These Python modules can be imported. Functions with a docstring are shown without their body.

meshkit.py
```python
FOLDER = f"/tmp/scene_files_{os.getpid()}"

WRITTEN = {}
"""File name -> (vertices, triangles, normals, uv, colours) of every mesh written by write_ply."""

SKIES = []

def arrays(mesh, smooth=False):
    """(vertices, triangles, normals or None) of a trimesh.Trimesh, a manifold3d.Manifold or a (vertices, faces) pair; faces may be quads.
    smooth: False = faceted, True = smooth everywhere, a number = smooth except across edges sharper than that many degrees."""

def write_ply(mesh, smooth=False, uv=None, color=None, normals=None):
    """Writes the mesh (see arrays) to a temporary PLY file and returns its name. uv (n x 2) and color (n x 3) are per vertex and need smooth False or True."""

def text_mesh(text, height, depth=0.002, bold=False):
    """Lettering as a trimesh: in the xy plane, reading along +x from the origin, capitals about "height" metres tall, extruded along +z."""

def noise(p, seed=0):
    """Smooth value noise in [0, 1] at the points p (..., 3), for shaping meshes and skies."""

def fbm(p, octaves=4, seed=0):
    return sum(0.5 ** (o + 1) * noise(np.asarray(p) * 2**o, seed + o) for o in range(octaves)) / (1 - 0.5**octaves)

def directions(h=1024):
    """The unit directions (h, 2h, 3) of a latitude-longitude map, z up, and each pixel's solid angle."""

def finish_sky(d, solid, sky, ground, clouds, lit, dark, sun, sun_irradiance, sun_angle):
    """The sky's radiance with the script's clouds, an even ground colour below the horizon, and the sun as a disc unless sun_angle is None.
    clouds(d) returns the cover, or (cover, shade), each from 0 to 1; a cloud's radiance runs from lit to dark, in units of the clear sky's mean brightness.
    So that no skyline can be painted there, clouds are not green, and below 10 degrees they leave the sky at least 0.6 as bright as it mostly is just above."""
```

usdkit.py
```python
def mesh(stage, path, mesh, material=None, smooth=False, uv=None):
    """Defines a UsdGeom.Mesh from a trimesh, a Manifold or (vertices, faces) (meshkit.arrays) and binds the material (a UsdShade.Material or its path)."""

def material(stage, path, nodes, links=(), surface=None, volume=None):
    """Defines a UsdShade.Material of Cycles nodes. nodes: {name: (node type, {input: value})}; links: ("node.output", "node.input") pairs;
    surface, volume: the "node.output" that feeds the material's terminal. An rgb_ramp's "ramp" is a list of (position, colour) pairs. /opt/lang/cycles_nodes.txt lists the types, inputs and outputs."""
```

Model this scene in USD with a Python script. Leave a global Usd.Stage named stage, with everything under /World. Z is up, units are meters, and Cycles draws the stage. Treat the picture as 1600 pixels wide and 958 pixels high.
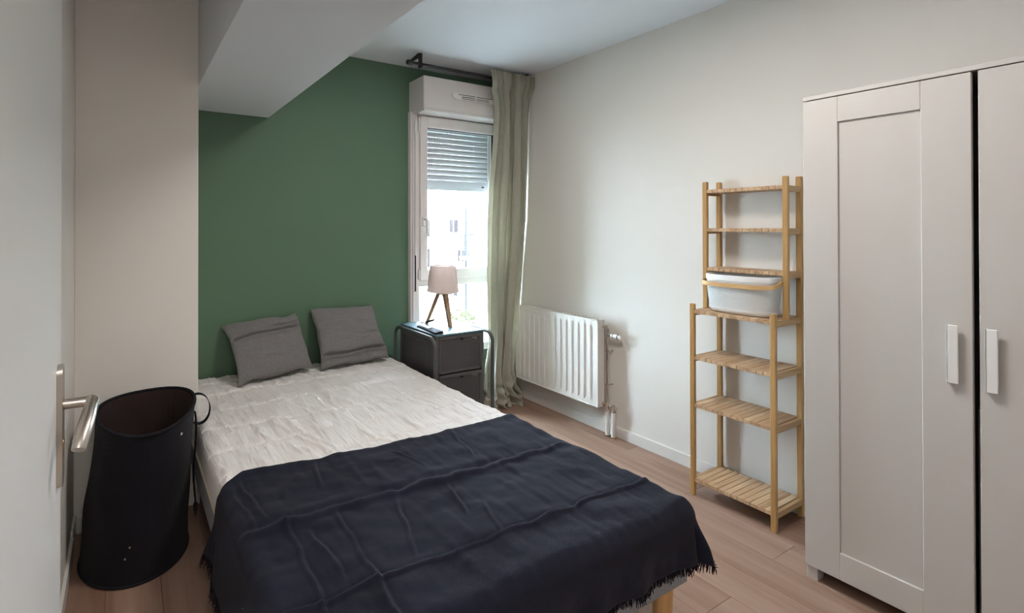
import math, random
import numpy as np, trimesh, usdkit, meshkit
import manifold3d as m3
from shapely.geometry import Polygon, box as sbox
from pxr import Usd, UsdGeom, UsdLux, UsdShade, Gf, Sdf, Vt

stage = Usd.Stage.CreateInMemory()
UsdGeom.SetStageUpAxis(stage, 'Z'); UsdGeom.SetStageMetersPerUnit(stage, 1.0)
UsdGeom.Xform.Define(stage, '/World'); UsdGeom.Scope.Define(stage, '/World/Looks')
rng = np.random.default_rng(7)
PI = math.pi

# ------------------------------------------------------------------ camera, sky, sun, lamp
FPX, YAW, PITCH, EYE = 723.19, math.radians(26.273), math.radians(0.3), 1.39
PPX, PPY = 550.0, 351.71
cam = UsdGeom.Camera.Define(stage, '/World/camera')
AP = 36.0
cam.CreateHorizontalApertureAttr(AP); cam.CreateVerticalApertureAttr(AP * 958 / 1600)
cam.CreateFocalLengthAttr(FPX * AP / 1600)
cam.CreateHorizontalApertureOffsetAttr((800 - PPX) * AP / 1600)
cam.CreateVerticalApertureOffsetAttr(-(479 - PPY) * AP / 1600)
cam.CreateFStopAttr(0.0); cam.CreateClippingRangeAttr((0.05, 1000.0))
cam.CreateExposureAttr(0.22)
f0 = np.array([math.sin(YAW), math.cos(YAW), 0]); rt = np.array([math.cos(YAW), -math.sin(YAW), 0]); zz = np.array([0, 0, 1.0])
fw = f0 * math.cos(PITCH) + zz * math.sin(PITCH); upv = -f0 * math.sin(PITCH) + zz * math.cos(PITCH)
M = np.eye(4); M[0, :3], M[1, :3], M[2, :3], M[3, :3] = rt, upv, -fw, (0, 0, EYE)
cam.AddTransformOp().Set(Gf.Matrix4d(*M.ravel().tolist()))

dome = UsdLux.DomeLight.Define(stage, '/World/sky')
dome.CreateIntensityAttr(16.5); dome.CreateColorAttr(Gf.Vec3f(0.68, 0.85, 1.0))
sun = UsdLux.DistantLight.Define(stage, '/World/sun')
sun.CreateIntensityAttr(6.0); sun.CreateAngleAttr(0.6); sun.CreateColorAttr(Gf.Vec3f(1.0, 0.95, 0.86))
sd = np.array([0.75, 0.30, -0.60]); sd /= np.linalg.norm(sd)      # direction of travel
zx = -sd; xx = np.cross([0, 0, 1.0], zx); xx /= np.linalg.norm(xx); yx = np.cross(zx, xx)
S = np.eye(4); S[0, :3], S[1, :3], S[2, :3] = xx, yx, zx
sun.AddTransformOp().Set(Gf.Matrix4d(*S.ravel().tolist()))
for ln, lpos, li in (('ceiling_lamp_light', (1.45, 1.10, 2.56), 27.0), ('entrance_lamp_light', (0.05, -0.75, 2.56), 22.0)):  # both lamps are out of view, placed to light bed, walls and door
    lamp = UsdLux.DiskLight.Define(stage, '/World/' + ln)
    lamp.CreateRadiusAttr(0.30); lamp.CreateIntensityAttr(li); lamp.CreateColorAttr(Gf.Vec3f(1.0, 0.94, 0.875))
    lamp.AddTranslateOp().Set(Gf.Vec3d(*lpos))

# ------------------------------------------------------------------ materials
LOOKS = '/World/Looks/'
def mat(name, color, rough=0.5, spec=0.5, metal=0.0, bump=None, var=None, sheen=0.0, trans=0.0, scale3=None):
    """principled with optional noise colour variation and bump. bump=(scale, distance, detail), var=(scale, amount), scale3 stretches the noise."""
    c = np.array(color, float)
    n = {'p': ('principled_bsdf', {'base_color': c, 'roughness': rough, 'specular_ior_level': spec, 'metallic': metal, 'sheen_weight': sheen})}
    l = []
    if bump or var:
        n['t'] = ('texture_coordinate', {}); n['m'] = ('mapping', {'scale': scale3 or (1, 1, 1)})
        l.append(('t.object', 'm.vector'))
    if var:
        n['v'] = ('noise_texture', {'scale': var[0], 'detail': 5.0, 'roughness': 0.6})
        n['r'] = ('rgb_ramp', {'ramp': [(0.25, c * (1 - var[1])), (0.75, np.minimum(c * (1 + var[1]), 1))]})
        l += [('m.vector', 'v.vector'), ('v.fac', 'r.fac'), ('r.color', 'p.base_color')]
    if bump:
        n['b'] = ('noise_texture', {'scale': bump[0], 'detail': float(bump[2])})
        n['bu'] = ('bump', {'strength': 1.0, 'distance': bump[1]})
        l += [('m.vector', 'b.vector'), ('b.fac', 'bu.height'), ('bu.normal', 'p.normal')]
    out = 'p.BSDF'
    if trans:
        n['tr'] = ('translucent_bsdf', {'color': c}); n['mx'] = ('mix_closure', {'fac': trans})
        l += [('p.BSDF', 'mx.closure1'), ('tr.BSDF', 'mx.closure2')]
        if var: l.append(('r.color', 'tr.color'))
        out = 'mx.closure'
    return usdkit.material(stage, LOOKS + name, n, l, surface=out)

def weave(name, color, pitch, dist, rough=0.9, var=None, sheen=0.0, trans=0.0, crinkle=None):
    """cloth: two crossed waves for the threads, plus noise."""
    c = np.array(color, float)
    n = {'p': ('principled_bsdf', {'base_color': c, 'roughness': rough, 'specular_ior_level': 0.2, 'sheen_weight': sheen}),
         't': ('texture_coordinate', {}),
         'wx': ('wave_texture', {'bands_direction': 'x', 'scale': 1 / pitch / 3.2, 'distortion': 0.6, 'detail': 1.0}),
         'wy': ('wave_texture', {'bands_direction': 'y', 'scale': 1 / pitch / 3.2, 'distortion': 0.6, 'detail': 1.0}),
         'wz': ('wave_texture', {'bands_direction': 'z', 'scale': 1 / pitch / 3.2, 'distortion': 0.6, 'detail': 1.0}),
         'a': ('math', {'math_type': 'add'}), 'a2': ('math', {'math_type': 'add'}),
         'v': ('noise_texture', {'scale': (var or (8, 0))[0], 'detail': 6.0}),
         'r': ('rgb_ramp', {'ramp': [(0.3, c * (1 - (var or (8, 0.08))[1])), (0.7, np.minimum(1, c * (1 + (var or (8, 0.08))[1])))]}),
         'bu': ('bump', {'strength': 0.6, 'distance': dist})}
    l = [('t.object', 'wx.vector'), ('t.object', 'wy.vector'), ('t.object', 'wz.vector'), ('t.object', 'v.vector'), ('wx.fac', 'a.value1'), ('wy.fac', 'a.value2'),
         ('a.value', 'a2.value1'), ('wz.fac', 'a2.value2'), ('a2.value', 'bu.height'), ('bu.normal', 'p.normal'), ('v.fac', 'r.fac'), ('r.color', 'p.base_color')]
    if crinkle:
        n['cm'] = ('mapping', {'scale': crinkle[0]}); n['cn'] = ('noise_texture', {'scale': crinkle[1], 'detail': 4.0, 'distortion': 0.4})
        n['cb'] = ('bump', {'strength': 1.0, 'distance': crinkle[2]})
        l += [('t.object', 'cm.vector'), ('cm.vector', 'cn.vector'), ('cn.fac', 'cb.height'), ('bu.normal', 'cb.normal')]
        l.remove(('bu.normal', 'p.normal')); l.append(('cb.normal', 'p.normal'))
    out = 'p.BSDF'
    if trans:
        n['tr'] = ('translucent_bsdf', {'color': c}); n['mx'] = ('mix_closure', {'fac': trans})
        l += [('p.BSDF', 'mx.closure1'), ('tr.BSDF', 'mx.closure2')]; out = 'mx.closure'
    return usdkit.material(stage, LOOKS + name, n, l, surface=out)

def wood(name, dark, light, grain=(30, 1.2, 30), scale=3.0, rough=0.45, spec=0.4, streak=0.5, shift=0.0):
    """grain stretched along the axis whose factor is smallest."""
    d, li = np.array(dark, float), np.array(light, float)
    n = {'t': ('texture_coordinate', {}), 'o': ('object_info', {}), 'k': ('math', {'math_type': 'multiply', 'value2': 37.0}), 'cx': ('combine_xyz', {}),
         'av': ('vector_math', {'math_type': 'add'}),
         'm': ('mapping', {'scale': grain, 'location': (shift, shift * 1.7, shift * 0.6)}),
         'n1': ('noise_texture', {'scale': scale, 'detail': 6.0, 'roughness': 0.62, 'distortion': 0.5}),
         'r': ('rgb_ramp', {'ramp': [(0.30, d), (0.5, d * 0.45 + li * 0.55), (0.72, li)]}),
         'p': ('principled_bsdf', {'roughness': rough, 'specular_ior_level': spec}),
         'bu': ('bump', {'strength': 0.25, 'distance': 0.0006})}
    l = [('o.random', 'k.value1'), ('k.value', 'cx.x'), ('k.value', 'cx.y'), ('t.object', 'av.vector1'), ('cx.vector', 'av.vector2'), ('av.vector', 'm.vector'),
         ('m.vector', 'n1.vector'), ('n1.fac', 'r.fac'), ('r.color', 'p.base_color'), ('n1.fac', 'bu.height'), ('bu.normal', 'p.normal')]
    return usdkit.material(stage, LOOKS + name, n, l, surface='p.BSDF')

WHITE = mat('wall_paint', (0.745, 0.712, 0.668), 0.75, 0.25, bump=(260, 0.0004, 3))
CEIL = mat('ceiling_paint', (0.80, 0.835, 0.88), 0.8, 0.2, bump=(260, 0.0004, 3))
GREEN = mat('green_paint', (0.094, 0.166, 0.104), 0.6, 0.35, bump=(240, 0.0004, 3))
TRIM = mat('trim_paint', (0.72, 0.70, 0.67), 0.4, 0.4)
PVC = mat('white_pvc', (0.74, 0.70, 0.69), 0.35, 0.5)
PVCBOX = mat('shutter_box_white', (0.72, 0.67, 0.65), 0.45, 0.4)
SHUT = mat('shutter_slat_grey', (0.44, 0.44, 0.46), 0.45, 0.4)
DARKGAP = mat('dark_gap', (0.02, 0.02, 0.02), 0.9, 0.1)
GASKET = mat('rubber_gasket', (0.05, 0.05, 0.06), 0.7, 0.3)
WARD = mat('wardrobe_white', (0.595, 0.582, 0.565), 0.38, 0.4)
HANDLEW = mat('handle_white', (0.85, 0.86, 0.87), 0.3, 0.5)
RAD = mat('radiator_enamel', (0.78, 0.76, 0.72), 0.3, 0.5)
CHROME = mat('chrome', (0.62, 0.58, 0.54), 0.22, 0.5, metal=1.0)
STEEL = mat('brushed_steel', (0.55, 0.50, 0.45), 0.32, 0.5, metal=1.0, bump=(400, 0.0002, 2), scale3=(1, 1, 0.05))
BRASS = mat('old_brass', (0.45, 0.34, 0.2), 0.35, 0.5, metal=1.0)
PLASTIC = mat('white_plastic', (0.8, 0.78, 0.76), 0.35, 0.5)
BLACKM = mat('black_metal', (0.012, 0.011, 0.016), 0.45, 0.4)
NIGHT = mat('nightstand_steel', (0.075, 0.072, 0.074), 0.42, 0.5)
NIGHTTOP = mat('nightstand_top', (0.085, 0.150, 0.185), 0.48, 0.35)
NIGHT_SHADE = mat('nightstand_inner_shade', (0.02, 0.019, 0.02), 0.7, 0.2)  # near-black colour for the shade inside the cabinet
TUBEM = mat('nightstand_tube', (0.07, 0.074, 0.074), 0.4, 0.5)
DOORM = mat('door_paint', (0.76, 0.74, 0.72), 0.45, 0.35)
EDGE = mat('door_edge_band', (0.42, 0.30, 0.22), 0.6, 0.3)
BAGM = weave('hamper_cloth', (0.0062, 0.0062, 0.0098), 0.0016, 0.0004, 0.85, sheen=0.05)
BAGIN = weave('hamper_lining', (0.034, 0.021, 0.019), 0.0016, 0.0004, 0.8)
STRAP = weave('black_webbing', (0.012, 0.012, 0.017), 0.003, 0.0006, 0.8)
THROW = mat('navy_throw', (0.0088, 0.0092, 0.0190), 0.88, 0.14, bump=(520, 0.0016, 2), var=(7, 0.14), sheen=0.045)
FRINGE = mat('navy_yarn', (0.012, 0.012, 0.018), 0.95, 0.1)
PILLOW = weave('grey_linen', (0.185, 0.177, 0.175), 0.0022, 0.0006, 0.9, var=(90, 0.10), sheen=0.1)
SHEET = weave('quilt_cotton', (0.72, 0.69, 0.675), 0.0018, 0.0002, 0.85, var=(6, 0.04), crinkle=((26, 3.4, 10), 1.1, 0.016))
PIPING = mat('mattress_piping', (0.52, 0.45, 0.36), 0.8, 0.2)
BASEC = weave('bed_base_linen', (0.30, 0.315, 0.34), 0.0016, 0.0006, 0.9, var=(300, 0.22))
LEGW = wood('bed_leg_wood', (0.50, 0.27, 0.10), (0.72, 0.44, 0.20), (20, 20, 1.5), 2.0)
BAMBOO_V = wood('bamboo_upright', (0.34, 0.18, 0.060), (0.49, 0.29, 0.115), (26, 26, 1.3), 2.2)
BAMBOO_R = wood('bamboo_rail', (0.37, 0.215, 0.095), (0.49, 0.31, 0.155), (1.3, 26, 26), 2.2)
BAMBOO_S = [wood('bamboo_slat_%s' % k, d, li, (1.4, 34, 34), 2.4, shift=s) for k, d, li, s in
            (('a', (0.36, 0.21, 0.11), (0.60, 0.42, 0.27), 0.0), ('b', (0.42, 0.26, 0.14), (0.64, 0.46, 0.30), 3.1), ('c', (0.30, 0.17, 0.085), (0.57, 0.38, 0.23), 7.7))]
LAMPW = wood('lamp_leg_wood', (0.26, 0.16, 0.09), (0.42, 0.28, 0.17), (26, 26, 1.3), 2.2)
HOOPW = mat('basket_handle_veneer', (0.58, 0.36, 0.16), 0.5, 0.3, var=(20, 0.12), scale3=(3, 1, 14))
SHADE = weave('lampshade_cloth', (0.80, 0.70, 0.66), 0.0016, 0.0002, 0.9, trans=0.45)
CURT = weave('sage_curtain', (0.53, 0.515, 0.43), 0.0016, 0.0003, 0.9, var=(30, 0.05), trans=0.36)
FLOORS = [wood('laminate_%s' % k, d, li, (9, 0.7, 9), 1.5, rough=0.42, spec=0.35, shift=s) for k, d, li, s in
          (('a', (0.205, 0.112, 0.074), (0.335, 0.220, 0.167), 0), ('b', (0.22, 0.124, 0.084), (0.352, 0.235, 0.18), 4.3), ('c', (0.192, 0.104, 0.068), (0.322, 0.208, 0.156), 9.1), ('d', (0.21, 0.118, 0.080), (0.343, 0.226, 0.175), 13.7))]
PAPER = mat('white_paper', (0.8, 0.82, 0.86), 0.5, 0.3)
NAVYL = mat('dark_leatherette', (0.02, 0.02, 0.04), 0.7, 0.2)
FACADE = mat('cream_render', (0.80, 0.76, 0.66), 0.9, 0.1, var=(0.7, 0.04))
FACADEW = mat('white_render', (0.84, 0.83, 0.80), 0.9, 0.1)
FARGLASS = mat('far_glass', (0.018, 0.014, 0.015), 0.8, 0.0)
FARMETAL = mat('far_metal', (0.022, 0.022, 0.024), 0.8, 0.0)
PALE_GROUND = mat('lawn', (0.42, 0.42, 0.40), 0.9, 0.1, var=(3, 0.3))  # neutral grey rather than grass, so the daylight it bounces indoors stays cool
LEAF = mat('bush_leaf', (0.026, 0.027, 0.007), 0.7, 0.2, var=(4, 0.4), trans=0.3)
BARK = mat('bush_stem', (0.2, 0.14, 0.09), 0.9, 0.1)
GLASS = usdkit.material(stage, LOOKS + 'window_glass', {'a': ('transparent_bsdf', {'color': (0.97, 0.985, 0.98)}), 'g': ('glossy_bsdf', {'roughness': 0.0, 'color': (1, 1, 1)}),
        'f': ('layer_weight', {'blend': 0.5}), 'w': ('math', {'math_type': 'power', 'value2': 4.0}), 'k': ('math', {'math_type': 'multiply_add', 'value2': 0.5, 'value3': 0.045}), 'm': ('mix_closure', {})},
        [('f.facing', 'w.value1'), ('w.value', 'k.value1'), ('k.value', 'm.fac'), ('a.BSDF', 'm.closure1'), ('g.BSDF', 'm.closure2')], surface='m.closure')
MESHW = usdkit.material(stage, LOOKS + 'white_wire_mesh', {'t': ('texture_coordinate', {}), 'c': ('checker_texture', {'scale': 420.0, 'color1': (1, 1, 1), 'color2': (0.15, 0.15, 0.15)}),
        'a': ('transparent_bsdf', {}), 'p': ('principled_bsdf', {'base_color': (0.80, 0.81, 0.80), 'roughness': 0.5}), 'm': ('mix_closure', {})},
        [('t.object', 'c.vector'), ('c.color', 'm.fac'), ('a.BSDF', 'm.closure1'), ('p.BSDF', 'm.closure2')], surface='m.closure')

# ------------------------------------------------------------------ scene helpers
used = {}
def numbered(parent, name):
    k = (parent, name); i = used.get(k, 0); used[k] = i + 1
    return name if i == 0 else '%s_%03d' % (name, i)
ORG = {}
def thing(name, label, cat, loc=(0, 0, 0), group=None, kind=None):
    p = '/World/' + numbered('/World', name)
    x = UsdGeom.Xform.Define(stage, p); x.AddTranslateOp().Set(Gf.Vec3d(*map(float, loc)))
    ORG[p] = np.array(loc, float); tagp(x.GetPrim(), label, cat, group, kind)
    return p
def tagp(o, label=None, cat=None, group=None, kind=None):
    for k, v in (('label', label), ('category', cat), ('group', group), ('kind', kind)):
        if v: o.SetCustomDataByKey(k, v)
def part(parent, name, mesh, material, label=None, smooth=30, kind=None):
    """a mesh given in world coordinates, stored relative to its thing's base."""
    root = '/'.join(parent.split('/')[:3])
    v, f = (mesh.vertices, mesh.faces) if hasattr(mesh, 'faces') else (np.asarray(mesh[0], float), np.asarray(mesh[1], int))
    p = parent + '/' + numbered(parent, name)
    m = usdkit.mesh(stage, p, (np.asarray(v) - ORG.get(root, 0), f), material, smooth=smooth)
    tagp(m.GetPrim(), label, None, None, kind)
    return p
def solo(name, mesh, material, label, cat, group=None, kind=None, smooth=30):
    v, f = (mesh.vertices, mesh.faces) if hasattr(mesh, 'faces') else mesh
    p = '/World/' + numbered('/World', name)
    m = usdkit.mesh(stage, p, (np.asarray(v, float), f), material, smooth=smooth)
    tagp(m.GetPrim(), label, cat, group, kind)
    return p

def hull(pts): return trimesh.convex.convex_hull(np.asarray(pts, float))
def bx(x0, x1, y0, y1, z0, z1, ch=0.0015):
    """box with chamfered edges"""
    if ch <= 0: return trimesh.creation.box(bounds=[[x0, y0, z0], [x1, y1, z1]])
    lo, hi = np.array([x0, y0, z0], float), np.array([x1, y1, z1], float); c = (lo + hi) / 2
    V, I = [], {}
    for k in np.ndindex(2, 2, 2):
        p = np.where(np.array(k) == 0, lo, hi); q = p + np.where(np.array(k) == 0, ch, -ch)
        for a in range(3):
            w = q.copy(); w[a] = p[a]; I[k + (a,)] = len(V); V.append(w)
    F = []
    for k in np.ndindex(2, 2, 2): F.append([I[k + (0,)], I[k + (1,)], I[k + (2,)]])
    for a in range(3):
        b, d = [e for e in range(3) if e != a]
        def K(va, vb, vd, f):
            k = [0, 0, 0]; k[a], k[b], k[d] = va, vb, vd; return I[tuple(k) + (f,)]
        for s_ in (0, 1):                                                   # the face, then the chamfers along axis a
            F += [[K(s_, 0, 0, a), K(s_, 1, 0, a), K(s_, 1, 1, a)], [K(s_, 0, 0, a), K(s_, 1, 1, a), K(s_, 0, 1, a)]]
        for sb in (0, 1):
            for sd_ in (0, 1):
                F += [[K(0, sb, sd_, b), K(1, sb, sd_, b), K(1, sb, sd_, d)], [K(0, sb, sd_, b), K(1, sb, sd_, d), K(0, sb, sd_, d)]]
    V, F = np.array(V), np.array(F)
    n = np.cross(V[F[:, 1]] - V[F[:, 0]], V[F[:, 2]] - V[F[:, 0]]); flip = ((V[F].mean(1) - c) * n).sum(1) < 0
    F[flip] = F[flip][:, ::-1]
    return trimesh.Trimesh(V, F, process=False)
def cat(*ms):
    return trimesh.util.concatenate([m if hasattr(m, 'faces') else trimesh.Trimesh(m[0], tri(m[1]), process=False) for m in ms])
def tri(f):
    f = np.asarray(f, int)
    return f if f.shape[1] == 3 else np.vstack([f[:, [0, 1, 2]], f[:, [0, 2, 3]]])
def tube(pts, r, sides=12, closed=False):
    p = np.asarray(pts, float); n = len(p); r = np.broadcast_to(r, (n,))
    t = np.roll(p, -1, 0) - np.roll(p, 1, 0) if closed else np.gradient(p, axis=0)
    t /= np.linalg.norm(t, axis=1, keepdims=True) + 1e-12
    a = np.cross(t[0], [0, 0, 1.0] if abs(t[0][2]) < 0.9 else [1.0, 0, 0]); a /= np.linalg.norm(a)
    V = []; ang = np.arange(sides) * 2 * PI / sides
    for i in range(n):
        a = a - t[i] * (a @ t[i]); a /= np.linalg.norm(a); b = np.cross(t[i], a)
        V.append(p[i] + r[i] * (np.cos(ang)[:, None] * a + np.sin(ang)[:, None] * b))
    V = np.vstack(V); F = []
    for i in range(n if closed else n - 1):
        k = (i + 1) % n
        for j in range(sides):
            j2 = (j + 1) % sides
            F += [(i * sides + j, i * sides + j2, k * sides + j2), (i * sides + j, k * sides + j2, k * sides + j)]
    if not closed:
        V = np.vstack([V, p[0], p[-1]]); c0, c1 = len(V) - 2, len(V) - 1
        for j in range(sides):
            j2 = (j + 1) % sides
            F += [(c0, j2, j), (c1, (n - 1) * sides + j, (n - 1) * sides + j2)]
    return trimesh.Trimesh(V, F, process=False)
def cyl(p0, p1, r0, r1=None, sides=20): return tube([p0, p1], [r0, r0 if r1 is None else r1], sides)
def sheet(G, th):
    """a grid of points (nu, nv, 3) as a closed thin sheet"""
    nu, nv = G.shape[:2]
    du, dv = np.gradient(G, axis=0), np.gradient(G, axis=1)
    n = np.cross(du, dv); n /= np.linalg.norm(n, axis=2, keepdims=True) + 1e-12
    A, B = (G + n * th / 2).reshape(-1, 3), (G - n * th / 2).reshape(-1, 3)
    i, j = np.meshgrid(np.arange(nu - 1), np.arange(nv - 1), indexing='ij')
    q = np.stack([i * nv + j, (i + 1) * nv + j, (i + 1) * nv + j + 1, i * nv + j + 1], -1).reshape(-1, 4)
    N = nu * nv
    rim = [k for k in range(nv)] + [k * nv + nv - 1 for k in range(1, nu)] + [(nu - 1) * nv + k for k in range(nv - 2, -1, -1)] + [k * nv for k in range(nu - 2, 0, -1)]
    rim = np.array(rim); r2 = np.roll(rim, -1)
    side = np.stack([rim, r2, r2 + N, rim + N], 1)
    return trimesh.Trimesh(np.vstack([A, B]), tri(np.vstack([q, q[:, ::-1] + N, side])), process=False)
def extrude(poly, z0, z1, axes='xyz'):
    """a shapely polygon extruded; axes: which world axes the polygon's x, y and the extrusion take, e.g. 'xzy'"""
    m = trimesh.creation.extrude_polygon(poly, z1 - z0, engine='earcut'); v = m.vertices.copy(); v[:, 2] += z0
    V = np.zeros_like(v)
    for k, a in enumerate(axes): V[:, 'xyz'.index(a)] = v[:, k]
    m = trimesh.Trimesh(V, m.faces, process=False)
    if m.volume < 0: m.invert()
    return m
def lathe(prof, c, sides=48, sx=1.0, sy=1.0):
    prof = np.asarray(prof, float); a = np.linspace(0, 2 * PI, sides, endpoint=False)
    V = np.stack([c[0] + sx * prof[:, None, 0] * np.cos(a), c[1] + sy * prof[:, None, 0] * np.sin(a), np.repeat(c[2] + prof[:, 1:2], sides, 1)], -1).reshape(-1, 3)
    F = []; n = len(prof)
    for i in range(n - 1):
        for j in range(sides):
            j2 = (j + 1) % sides; F += [(i * sides + j, i * sides + j2, (i + 1) * sides + j2), (i * sides + j, (i + 1) * sides + j2, (i + 1) * sides + j)]
    return trimesh.Trimesh(V, F, process=False)
def arc(c, r, a0, a1, n, ax, ay):
    return [np.asarray(c) + r * (math.cos(t) * np.asarray(ax) + math.sin(t) * np.asarray(ay)) for t in np.linspace(a0, a1, n)]
def man(m): return m3.Manifold(m3.Mesh(np.asarray(m.vertices, np.float32), np.asarray(m.faces, np.uint32)))
def cut(a, *bs):
    """boolean difference of axis boxes: each (x0,x1,y0,y1,z0,z1)"""
    B = lambda b: m3.Manifold.cube((b[1] - b[0], b[3] - b[2], b[5] - b[4])).translate((b[0], b[2], b[4]))
    r = B(a)
    for b in bs: r = r - B(b)
    k = r.to_mesh(); return trimesh.Trimesh(k.vert_properties[:, :3], k.tri_verts, process=False)
def ss(a, b, x): t = np.clip((x - a) / (b - a), 0, 1); return t * t * (3 - 2 * t)

# ------------------------------------------------------------------ the room
XL, XR, YB, YF, HC = -0.20, 2.945, 2.975, -1.30, 2.615
PIERX, PIERY, BEAMX, BEAMZ = 0.340, 2.448, 0.856, 2.113
def struct(name, mesh, m, label, cat, smooth=False): return solo(name, mesh, m, label, cat, kind='structure', smooth=smooth)

fl = thing('floor', 'pale pinkish oak laminate floor of long planks', 'floor', (0, 0, 0), kind='structure')
part(fl, 'subfloor', bx(XL - .02, XR + .02, YF - .02, YB + .02, -0.10, -0.011, 0), DARKGAP, smooth=False)
PW, PL = 0.192, 1.285
k = 0; x = XL - 0.05; col = 0
while x < XR:
    y = YF - PL + (col * 0.437) % PL
    while y < YB:
        a, b, c, d = max(x, XL), min(x + PW, XR), max(y, YF), min(y + PL, YB)
        if b - a > .02 and d - c > .02:
            part(fl, 'plank', bx(a + .0004, b - .0004, c + .0004, d - .0004, -0.0105, 0.0, 0.0008), FLOORS[int(rng.integers(0, 4))], smooth=False)
        y += PL
    x += PW; col += 1

struct('wall_back', cut((XL - .15, XR + .15, YB, YB + .20, -.1, HC + .1), (2.00, 2.83, YB - .1, YB + .3, .40, 2.27)), GREEN, 'dark sage green painted wall behind the bed head', 'wall')
struct('wall_right', bx(XR, XR + .15, YF - .15, YB, -.1, HC + .1, 0), WHITE, 'plain off-white wall behind the radiator and shelf', 'wall')
struct('wall_left', bx(XL - .15, XL, YF - .15, YB, -.1, HC + .1, 0), WHITE, 'off-white wall behind the open door', 'wall')
struct('wall_front', bx(XL, XR, YF - .15, YF, -.1, HC + .1, 0), WHITE, 'off-white wall facing the window', 'wall')
struct('ceiling', bx(XL, XR, YF, YB, HC, HC + .12, 0), CEIL, 'flat white ceiling', 'ceiling')
struct('wall_pier', bx(XL, PIERX, PIERY, YB, 0, HC, 0.002), WHITE, 'off-white wall return beside the bed, behind the black hamper', 'wall')
struct('ceiling_beam', bx(PIERX, BEAMX, YF, YB, BEAMZ, HC, 0.002), CEIL, 'white boxed-in ceiling beam running over the bed', 'beam')
BBH = 0.070
struct('baseboard_right', bx(XR - .013, XR, YF, YB - .001, 0, BBH, .002), TRIM, 'white baseboard along the off-white right wall', 'baseboard')
struct('baseboard_pier', bx(XL + .013, PIERX + .010, PIERY - .012, PIERY, 0, BBH + .005, .002), TRIM, 'white baseboard stub at the foot of the wall return', 'baseboard')
struct('baseboard_left', cat(bx(XL, XL + .013, YF, 2.30, 0, BBH, .002), bx(XL, XL + .010, 2.305, PIERY - .013, 0, BBH + .02, .002)), TRIM, 'white baseboard behind the black hamper', 'baseboard')

# window: frame, opening sash above, fixed pane below
W = thing('window_1', 'white plastic window, opening sash above a fixed pane, beside the curtain', 'window', (2.415, 2.95, .40), kind='structure')
WX0, WX1, WY0, WY1 = 1.955, 2.88, 2.925, 2.985
def ring(x0, x1, z0, z1, y0, y1, l, r, b, t, ch=.003):
    return cat(bx(x0, x0 + l, y0, y1, z0, z1, ch), bx(x1 - r, x1, y0, y1, z0, z1, ch), bx(x0 + l, x1 - r, y0, y1, z0, z0 + b, ch), bx(x0 + l, x1 - r, y0, y1, z1 - t, z1, ch))
fr = part(W, 'window_frame', cat(ring(WX0, WX1, .39, 2.268, WY0, WY1, .060, .060, .060, .040), bx(WX0 - .012, WX0 + .02, WY0 + .012, YB, .39, 2.268, .002)), PVC)
part(fr, 'transom', bx(WX0 + .06, WX1 - .06, WY0, WY1, .940, 1.000, .003), PVC)
sa = part(W, 'sash', ring(2.012, 2.823, .988, 2.238, WY0 - .020, WY1 - .022, .066, .066, .078, .082, .004), PVC)
part(sa, 'gasket', ring(2.074, 2.752, 1.060, 2.160, WY0 + .004, WY0 + .016, .004, .008, .004, .006, 0), GASKET, smooth=False)
part(W, 'pane', bx(2.076, 2.754, 2.944, 2.950, 1.062, 2.160, 0), GLASS, smooth=False)
part(W, 'pane', bx(2.012, 2.822, 2.950, 2.956, .448, .944, 0), GLASS, smooth=False)
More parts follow.
